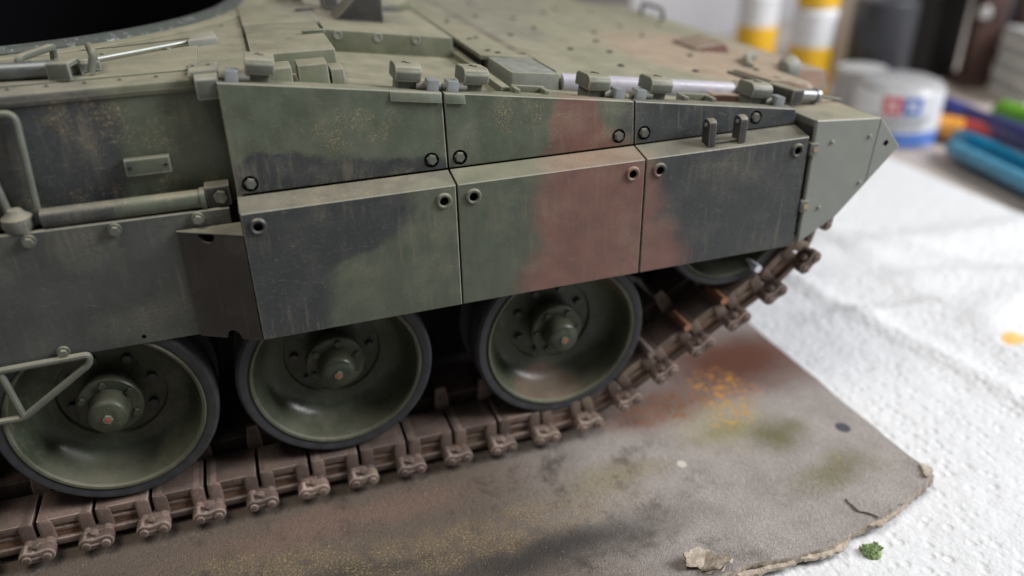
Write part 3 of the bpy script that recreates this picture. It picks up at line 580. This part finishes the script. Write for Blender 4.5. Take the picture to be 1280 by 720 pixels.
# bent frame on the sponson and small plate
MB().tube(rounded([(-6.9, .78, .05), (-6.9, .76, 1.36), (-5.20, .76, 1.36), (-5.27, .72, .12)], .13), .045, 10).build('rod_frame', [PR], tank, 0, T)
MB().tube(rounded([(-6.8, .80, .8), (-5.68, .80, .85), (-5.60, .76, .12)], .1), .05, 10).build('rod_frame', [PR], tank, 0, T)
pt_ = MB().box(-4.16, -3.61, .73, .86, .42, .64).build('data_plate', [P, PE], tank, .02, T)
for x in (-4.10, -3.67): MB().cyl((x, .732, .53), (x, .722, .53), .022, 8).build('screw', gun, pt_, 0)
MB().tube(rounded([(-6.5, .44, -1.90), (-5.13, .44, -1.88), (-5.16, .44, -2.02), (-6.13, .42, -2.66), (-6.6, .42, -2.66)], .07), .05, 10).build('step_bracket', [PR], tank, 0, T)
MB().tube(rounded([(-6.22, .44, -1.94), (-6.13, .42, -2.64)], .05), .05, 10).build('step_bracket', [PR], tank, 0, T)
# deck edge flange and rear-deck fittings
MB().box(-11, -2.9, .80, .90, 1.46, 1.565).build('deck_flange', [PGD, PGDE], tank, .018, T)
for x in (-6.2, -5.7, -5.27, -4.84, -4.41, -4.0, -3.57, -3.2): MB().lathe([(.045, 0), (.035, .025), (.001, .032)], 12, (x, 1.17, 1.551), 'z').build('rivet', [PGD], tank, 0, T)
for x, y in ((-4.39, 3.03), (-3.51, 3.01), (-5.3, 2.9), (-3.6, 4.4), (-2.7, 4.8)): MB().lathe([(.05, 0), (.04, .022), (.001, .03)], 12, (x, y, 1.551), 'z').build('rivet', [PGD], tank, 0, T)
MB().tube([(-4.6, 2.32, 1.60), (-3.15, 3.30, 1.60)], .028, 8).build('hinge_rod', plain('dull_steel', (.34, .36, .33), .45, .3), tank, 0, T)
cv = MB(); cv.add([(-6.8, 1.0, 0)], []); cv = MB().prism([(-6.9, 1.28), (-3.1, 1.38), (-3.1, 3.15), (-4.6, 2.12), (-6.9, 1.95)], XY, 1.545, 1.575).build('side_cover', [PGD, PGDE], tank, .01, T)
MB().prism([(-3.22, 3.0), (-2.8, 3.15), (-2.86, 3.72), (-3.16, 3.62)], XY, 1.54, 1.66).build('cover_corner', [PG, PGE], tank, .02, T)
MB().prism([(-6.9, 3.28), (-4.3, 3.5), (-3.0, 3.85), (-3.0, 3.89), (-4.3, 3.54), (-6.9, 3.32)], XY, 1.545, 1.562).build('weld_seam', [PD], tank, 0, T)
MB().tube(rounded([(-5.28, 1.82, 1.55), (-5.22, 1.80, 1.80), (-4.92, 2.5, 1.80), (-4.97, 2.6, 1.55)], .09), .05, 10).build('grab_handle', [PR], tank, 0, T)
m = MB().prism([(0, 0), (.0, .22), (.34, .22), (.42, .0), (.34, .0), (.30, .16), (.06, .16), (.06, 0)], YZ, -.14, .14); m.build('cable_clamp', [PR, PGE], tank, .015, (-4.72, 1.32, OZ + 1.57), rot=(0, 0, -.25))
MB().box(-.05, .4, .1, .3, .02, .14).build('cable_clamp_tongue', [PR, PGE], tank, .02, (-4.62, 1.5, OZ + 1.57), rot=(0, 0, .3))
MB().tube(rounded([(-4.38, 1.5, 1.6), (-4.30, 1.55, 1.85), (-4.42, 2.1, 1.85), (-4.40, 2.2, 1.6)], .08), .05, 10).build('grab_handle', [PR], tank, 0, T)
MB().tube([(-8.5, 1.9, 1.68), (-6.5, 1.72, 1.69), (-5.5, 1.62, 1.69), (-4.72, 1.52, 1.69)], .11, 14).build('tow_cable', plain('cable_steel', (.20, .215, .22), .4, .6), tank, 0, T)

# ------------------------------------------------------------------ road wheels
def wheel(x, y, z, R=1.5, name='road_wheel', src=None, rot=0.):
    if src: return again(src, tank, (x, y, z + OZ), (0, rot, 0))
    r = empty(name, (x, y, z + OZ)); r.parent = tank; r.rotation_euler = (0, rot, 0)
    k = R / 1.5
    MB().lathe([(p * k, q) for p, q in [(1.31, .06), (1.315, .0), (1.35, -.02), (1.45, -.02), (1.485, .01), (1.5, .05), (1.5, .48), (1.46, .54), (1.3, .54)]], 72).build('tyre', rubber, r, 0, smooth=40)
    MB().lathe([(p * k, q) for p, q in [(1.315, .05), (1.312, -.012), (1.295, -.03), (1.265, -.02), (1.25, .02), (1.235, .10), (1.20, .22), (1.165, .34), (1.13, .42), (1.07, .50), (.99, .555), (.90, .582), (.82, .592), (.765, .60)]], 72).build('rim', [PW, PWE], r, 0, smooth=50)
    MB().lathe([(p * k, q) for p, q in [(1.3165, .04), (1.314, -.016), (1.295, -.036), (1.262, -.026), (1.246, .018)]], 72).build('rim_lip', PLIP, r, 0, smooth=50)
    pl_ = MB().lathe([(p * k, q) for p, q in [(.768, .598), (.75, .66), (.70, .665), (.45, .665), (.35, .66)]], 56).build('hub_plate', PW, r, 0)
    for i in range(8):
        t = 2 * math.pi * (i + .3) / 8; MB().cyl((.6 * k * math.cos(t), .67, .6 * k * math.sin(t)), (.6 * k * math.cos(t), .58, .6 * k * math.sin(t)), .07, 6).build('bolt', bolt_dark, r, 0, smooth=25)
    MB().lathe([(.36, .63), (.36, .42), (.44, .41), (.455, .39), (.455, .25), (.435, .23), (.29, .23), (.285, .2)], 44).build('hub_flange', PW, r, 0, smooth=40)
    for i in range(6):
        t = 2 * math.pi * (i + .55) / 6; MB().cyl((.37 * math.cos(t), .235, .37 * math.sin(t)), (.37 * math.cos(t), .175, .37 * math.sin(t)), .052, 6).build('flange_bolt', PW, r, 0, smooth=25)
    MB().lathe([(.285, .24), (.275, .0), (.262, -.05), (.215, -.088), (.12, -.096), (.001, -.096)], 40).build('hub_cap', [PW], r, 0, smooth=50)
    MB().cyl((0, -.09, 0), (0, -.13, 0), .068, 6).build('grease_nut', PWE, r, 0, smooth=25)
    MB().cyl((0, -.12, 0), (0, -.135, 0), .034, 10).build('grease_fitting', red_dot, r, 0)
    MB().lathe([(p * k, q) for p, q in [(1.3, .95), (1.5, .98), (1.5, 1.48), (1.3, 1.52), (.5, 1.3), (.3, .7)]], 40).build('inner_disc', rubber, r, 0, smooth=40)
    return r
w1 = wheel(-5.16, .58, -2.985)
wheel(-1.90, .58, -2.995, src=w1, rot=.25)
wheel(1.80, .50, -3.12, src=w1, rot=.6)
wheel(-8.45, .58, -2.985, src=w1, rot=1.)
wheel(4.95, .62, -1.52, 1.26, 'idler_wheel')
# suspension arms behind
for x in (-6.7, -3.4, .1, 3.4):
    MB().cyl((x, 2.2, -2.6), (x + .9, 2.2, -3.0), .3, 14).build('swing_arm', black_in, tank, 0, T)

# ------------------------------------------------------------------ track
def make_link():
    r = empty('track_link', (0, 0, 0)); r.parent = tank
    m = MB()
    m.box(-.366, .366, 0.0, .68, .165, .285)                         # roller surface
    m.box(-.21, .21, .06, .68, -.20, .202)                           # core
    m.box(-.21, .21, -.02, .07, -.20, -.09); m.box(-.21, .21, .02, .07, .03, .085)
    body = m.build('link_body', [TR, TRE], r, .012)
    for s in (-1, 1):
        c = MB(); pts = [(s * .372, .24), (s * .372, -.12), (s * .33, -.20), (s * .21, -.20), (s * .17, -.12), (s * .17, .24), (s * .21, .2865), (s * .33, .2865)]
        if s < 0: pts = pts[::-1]
        c.prism(pts, XZ, -.03, .68); c.build('pin_housing', [TR], r, .045)
    MB().box(-.20, .20, .045, .058, -.08, .19).build('recess', TRR, r, 0)
    MB().box(-.30, .30, .12, .95, -.34, -.19).build('rubber_pad', pad_m, r, .03)
    MB().box(-.36, .36, .682, 1.0, -.18, .02).build('centre_bridge', pad_m, r, 0); MB().box(-.36, .36, 1.05, 1.95, -.2, .285).build('inner_link_body', [TR, TRE], r, .02)
    # connector joins this link to the next one
    c = MB(); cu, zc = .40, -.075; pl2 = []
    for cx, a0 in ((.135, -math.pi / 2), (-.135, math.pi / 2)):
        for i in range(9):
            t = a0 + math.pi * i / 8; rr_ = .112 if cx > 0 else .108
            pl2.append((cu + cx + rr_ * math.cos(t), zc + rr_ * math.sin(t)))
        pl2.append((cu - (.03 if cx > 0 else -.03), zc + (.075 if cx > 0 else -.085)))
    c.prism(pl2, XZ, -.33, -.14); c.box(cu - .17, cu + .17, -.145, .04, zc - .10, zc + .07); con = c.build('end_connector', [TR, TRE], r, .022)
    for cx in (.135, -.135):
        MB().cyl((cu + cx, -.30, zc - .01), (cu + cx, -.365, zc - .01), .064, 14).build('pin_head', [TR, TRE], r, .012)
        MB().cyl((cu + cx, -.12, zc), (cu + cx, .02, zc), .085, 14).build('pin_tube', [TR], r, 0)
    MB().cyl((cu, -.22, zc + .03), (cu, -.24, zc + .155), .052, 10).cyl((cu, -.24, zc + .155), (cu, -.242, zc + .16), .03, 8).build('wedge_bolt', [TR, TRE], r, .01)
    MB().box(cu - .11, cu + .11, -.335, -.325, zc - .03, zc + .0).build('connector_rib', TRE, r, 0)
    hn_ = MB(); hn_.loft([[(cu - .13, 0.70, .0), (cu + .13, 0.70, 0), (cu + .13, 0.92, 0), (cu - .13, 0.92, 0)], [(cu - .115, .70, .42), (cu + .115, .70, .42), (cu + .115, .88, .42), (cu - .115, .88, .42)], [(cu - .085, .74, .66), (cu + .085, .74, .66), (cu + .085, .84, .66), (cu - .085, .84, .66)]])
    hn_.build('guide_horn', [TR, TRE], r, .02)
    return r
# centre line of the pins: level run, ramp up to the idler, wrap, return
IC, IR = Vector((4.95, -1.52)), 1.52
zp = -4.81; al = math.radians(30.5)
tang = IC + IR * Vector((math.sin(al), -math.cos(al)))
# ramp meets level run
x_k = tang.x - (tang.y - zp) / math.tan(al)
path = [Vector((-11.2, zp)), Vector((-3.0, zp - .01)), Vector((0.2, zp - .03))]
k0, k1 = Vector((x_k - 1.0, zp - .03)), Vector((x_k + .75, zp + .75 * math.tan(al)))
for i in range(13):
    t = i / 12; path.append(k0 * (1 - t) ** 2 + Vector((x_k, zp - .03)) * 2 * t * (1 - t) + k1 * t * t)
path.append(tang)
for i in range(1, 30):
    a = al + (math.pi - .05 - al) * i / 29; path.append(IC + IR * Vector((math.sin(a), -math.cos(a))))
path.append(Vector((2.0, IC.y + IR - .1))); path.append(Vector((-10, IC.y + IR - .35)))
seg = [0.]
for a, c in zip(path, path[1:]): seg.append(seg[-1] + (c - a).length)
def on(s):
    for i in range(len(path) - 1):
        if s <= seg[i + 1]:
            t = (s - seg[i]) / (seg[i + 1] - seg[i]); return path[i].lerp(path[i + 1], t)
    return path[-1]
PITCH = .795
link0 = make_link(); n = int(seg[-1] / PITCH)
# phase so that the connectors fall where they stand in the picture
s0 = (-6.53 + 11.2) % PITCH - PITCH * .5 + .0
rods = {}
for i in range(n):
    s = s0 + i * PITCH
    if s < .3 or s + .5 > seg[-1]: continue
    a, c = on(s - .3), on(s + .3); p = on(s); ang = math.atan2(c.y - a.y, c.x - a.x)
    if p.y > -1.0: continue
    o = link0 if 'd' not in rods else again(link0, tank, (0, 0, 0))
    rods['d'] = 1
    o.location = (p.x, .50, p.y + OZ); o.rotation_euler = (random.uniform(-.015, .015), -ang + random.uniform(-.015, .015), random.uniform(-.015, .015))
    if .3 < ang < 1.5 and 3.0 < p.x:
        rods[p.x] = o
for k, x in enumerate(sorted(q for q in rods if q != 'd')):
    o = rods[x]; mt = TRE if x < 3.3 else copper if x < 4.7 else TRE if x < 5.0 else bright
    zz = .29 if x < 4.9 else .43
    MB().cyl((.40, -.06, zz), (.40, .5, zz), .072, 12).build('loose_pin', mt, o, 0)

# ================================================================== background things
TZ = -.45
def dropper(x, y, label, s=1.):
    r = tag(empty('paint_bottle', (x, y, TZ)), label, 'bottle', 'yellow capped bottles behind the tank'); wh = plain('white_bottle_plastic', (.78, .79, .82), .3)
    ye = plain('yellow_cap_plastic', (.85, .50, .03), .35)
    MB().lathe([(.001, 0), (.86 * s, 0), (.92 * s, .08), (.92 * s, 3.9), (.75 * s, 4.1), (.001, 4.12)], 32, ax='z').build('body', wh, r, 0)
    MB().lathe([(.93 * s, .3), (.935 * s, .32), (.935 * s, 2.55), (.93 * s, 2.57)], 32, ax='z').build('label', ye, r, 0)
    MB().lathe([(.76 * s, 4.1), (.86 * s, 4.14), (.86 * s, 5.0), (.68 * s, 5.05), (.4 * s, 6.3), (.001, 6.4)], 28, ax='z').build('cap', ye, r, 0)
    MB().box(-.25, .25, -.945 * s, -.93 * s, 1.1, 1.5).build('label_panel', plain('orange_print', (.8, .3, .12), .5), r, 0)
    return r
dropper(20.4, 18.55, 'white bottle with yellow cap and yellow lower label, right of the pair', .98)
dropper(21.0, 23.4, 'white bottle with yellow cap partly hidden by the tank nose, left of the pair', 1.0)
# pale jar with pink print, between bottle and black cap
r = tag(empty('pale_jar', (24.6, 20.9, TZ)), 'tall pale cream container with a pink mark beside the yellow bottle', 'container')
MB().lathe([(.001, 0), (.85, 0), (.9, .06), (.9, 5.6), (.8, 5.7), (.001, 5.72)], 28, ax='z').build('body', plain('cream_plastic', (.66, .60, .55), .5), r, 0)
MB().box(.05, .5, -.915, -.90, .9, 2.0).build('pink_mark', plain('pink_print', (.75, .25, .3), .5), r, 0)
# black capped jar
r = tag(empty('capped_jar', (22.6, 17.1, TZ)), 'dark grey cylindrical capped jar behind the white logo jar', 'jar')
MB().lathe([(.001, 0), (1.3, 0), (1.36, .08), (1.36, 1.3), (1.2, 1.45), (1.15, 1.5), (.001, 1.5)], 36, ax='z').build('body', plain('grey_jar_body', (.30, .30, .31), .35), r, 0)
MB().lathe([(.001, 1.5), (1.2, 1.5), (1.23, 1.56), (1.23, 4.35), (1.14, 4.45), (.001, 4.47)], 36, ax='z').build('cap', plain('dark_cap_plastic', (.045, .048, .058), .42), r, 0)
# small grey jar
r = tag(empty('small_jar', (20.6, 15.6, TZ)), 'low grey translucent jar left of the white logo jar', 'jar')
MB().lathe([(.001, 0), (.95, 0), (1.0, .06), (1.0, 1.6), (.85, 1.75), (.001, 1.76)], 32, ax='z').build('body', plain('grey_glass', (.42, .42, .43), .25), r, 0)
MB().lathe([(.001, 1.76), (.9, 1.76), (.92, 1.8), (.92, 2.2), (.001, 2.25)], 32, ax='z').build('lid', plain('light_lid', (.50, .50, .50), .4), r, 0)
# white logo jar
r = tag(empty('logo_jar', (20.45, 13.35, TZ), math.radians(-36)), 'squat white jar with red and blue logo squares and blue base band', 'jar')
RJ = 1.55
MB().lathe([(.001, 0), (RJ - .12, 0), (RJ, .1), (RJ, 2.0), (RJ - .02, 2.02)], 48, ax='z').build('body', plain('white_label', (.74, .76, .80), .3), r, 0)
MB().lathe([(RJ + .006, .1), (RJ + .008, .12), (RJ + .008, .62), (RJ + .006, .64)], 48, ax='z').build('base_band', plain('blue_band', (.10, .22, .62), .35), r, 0)
def curved(name, t0, t1, z0, z1, mat, off, par):
    m = MB(); k = 8; m.loft([[((RJ + off) * math.sin(t), -(RJ + off) * math.cos(t), z) for t in [t0 + (t1 - t0) * i / k for i in range(k + 1)]] for z in (z0, z1)], False, 0, False); return m.build(name, mat, par, 0)
curved('red_square', -.42, -.02, 1.3, 1.92, plain('logo_red', (.70, .07, .10), .4), .012, r)
curved('blue_square', .02, .42, 1.3, 1.92, plain('logo_blue', (.06, .16, .55), .4), .012, r)
for tc in (-.22, .22):
    st_ = MB(); pts = []
    for i in range(10):
        a = math.pi / 2 + i * math.pi / 5; q = .24 if i % 2 == 0 else .095; th = tc + q * math.cos(a) / RJ; pts.append(((RJ + .018) * math.sin(th), -(RJ + .018) * math.cos(th), 1.61 + q * math.sin(a)))
    st_.add(pts + [((RJ + .02) * math.sin(tc), -(RJ + .02) * math.cos(tc), 1.61)], [(i, (i + 1) % 10, 10) for i in range(10)]); st_.build('star', plain('logo_white', (.85, .85, .85), .4), r, 0)
MB().lathe([(RJ - .02, 2.02), (RJ - .15, 2.2), (RJ - .4, 2.3), (.001, 2.32)], 48, ax='z').build('lid', plain('grey_jar_lid', (.42, .42, .43), .3), r, 0)
pr = plain('grey_print', (.30, .31, .34), .5)
for i in range(3): curved('print_line', -.75 + .07 * i, .72 - .1 * i, 1.12 - .17 * i, 1.2 - .17 * i, pr, .01, r)
# brown stand with metal knobs and the black block beside it
r = tag(empty('tool_stand', (30.3, 17.9, TZ), math.radians(-25)), 'dark brown upright tool stand with round metal knobs behind the markers', 'stand')
wood = plain('dark_red_wood', (.075, .040, .034), .4, 0, .3, 1.5)
MB().box(-1.7, 1.8, -.5, 1.0, 0, .5).build('base', [wood], r, .06)
for xa, xb in ((-1.45, -.35), (.35, 1.45)): MB().box(xa, xb, -.35, .6, .5, 9).build('upright', [wood], r, .08)
MB().box(-.35, .35, 0.1, .5, .5, 8.8).build('metal_strip', plain('grey_strip', (.16, .14, .15), .35, .6), r, 0)
for x, z in ((-.02, 2.5), (-1.3, 3.3)): MB().lathe([(.001, -.6), (.2, -.58), (.3, -.48), (.2, -.36), (.14, -.2)], 24, (x, 0, z)).build('knob', plain('silver_knob', (.62, .62, .62), .3, .6), r, 0)
MB().box(-1.75, -1.5, -.40, .2, 4.3, 5.2).build('red_tag', plain('red_tag_plastic', (.30, .05, .07), .5), r, .03)
r = MB().box(-.9, .9, -.8, .8, 0, 7).build('black_box', plain('black_matte_box', (.012, .012, .013), .6), None, .1, (29.0, 20.6, TZ)); tag(r, 'tall black box between the capped jar and the brown stand', 'box')
# stack of pale paper
r = tag(empty('paper_stack', (31.0, 15.2, TZ), math.radians(-20)), 'stack of pale paper pads at the right edge beside the brown stand', 'paper stack')
pm = [plain('pale_paper', (.66, .66, .63), .8), plain('grey_paper', (.45, .45, .44), .8)]
for i in range(8): MB().box(-2.2, 2.2, -1.6, 1.6, .36 * i, .36 * i + .30).build('paper_pad', pm[i % 2], r, .03, (random.uniform(-.1, .1), random.uniform(-.1, .1), 0))
# markers
def marker(p0, p1, rad, col, label, capcol=None, tip=None, name='marker_pen'):
    p0, p1 = Vector(p0), Vector(p1); d = p1 - p0; L = d.length; o = tag(empty(name, p0), label, 'marker', 'markers lying at the right edge')
    o.rotation_euler = d.to_track_quat('Y', 'Z').to_euler()
    MB().lathe([(.001, 0), (rad * .8, 0), (rad * .95, .08), (rad, .3), (rad, L - .1), (.001, L)], 24).build('barrel', plain(label.split()[0] + '_marker_plastic', col, .3), o, 0)
    if capcol: MB().lathe([(.001, -.02), (rad * .85, -.02), (rad * 1.06, .1), (rad * 1.06, 1.6), (rad * 1.0, 1.64)], 24).build('cap', plain(label.split()[0] + '_marker_cap', capcol, .3), o, 0)
    if tip: MB().lathe([(.001, -.28), (rad * .5, -.22), (rad * .75, 0), (rad * .7, .1)], 20).build('tip', plain(label.split()[0] + '_marker_tip', tip, .35), o, 0)
marker((21.1, 10.9, .15), (20.0, 3.9, .15), .38, (.0, .14, .26), 'teal marker lying nearest the white towel', (.0, .16, .30))
marker((23.4, 14.2, .25), (22.4, 6.0, .25), .42, (.035, .035, .13), 'navy marker lying behind the teal and red ones', (.04, .05, .22))
marker((25.2, 13.0, .2), (24.9, 6.0, .2), .45, (.16, .42, .03), 'green marker lying farthest back of the loose markers')
marker((20.3, 10.4, .1), (19.1, 3.6, .1), .26, (.10, .32, .48), 'slim light blue pen in front of the teal marker')
marker((24.2, 12.6, .1), (23.6, 5.2, .1), .24, (.02, .05, .22), 'slim dark blue pen between the navy and green markers')
marker((22.85, 10.9, .12), (22.0, 13.6, .12), .30, (.42, .06, .06), 'red marker with a bright round end beside the teal one', None, (.85, .15, .12))
marker((21.4, 13.0, .12), (22.2, 11.7, .12), .42, (.75, .33, .04), 'orange stubby marker touching the white jar')
# pale box far behind
r = tag(empty('storage_box', (30, 38, TZ), math.radians(20)), 'large pale grey box blurred behind the tank and bottles', 'box')
MB().box(-14, 14, -3, 3, 0, 9).build('box_body', plain('pale_grey_card', (.50, .50, .52), .7), r, .2)
MB().box(-14.1, 14.1, -3.1, 3.1, 9, 9.6).build('box_lid', plain('white_card', (.66, .66, .68), .7), r, .15)
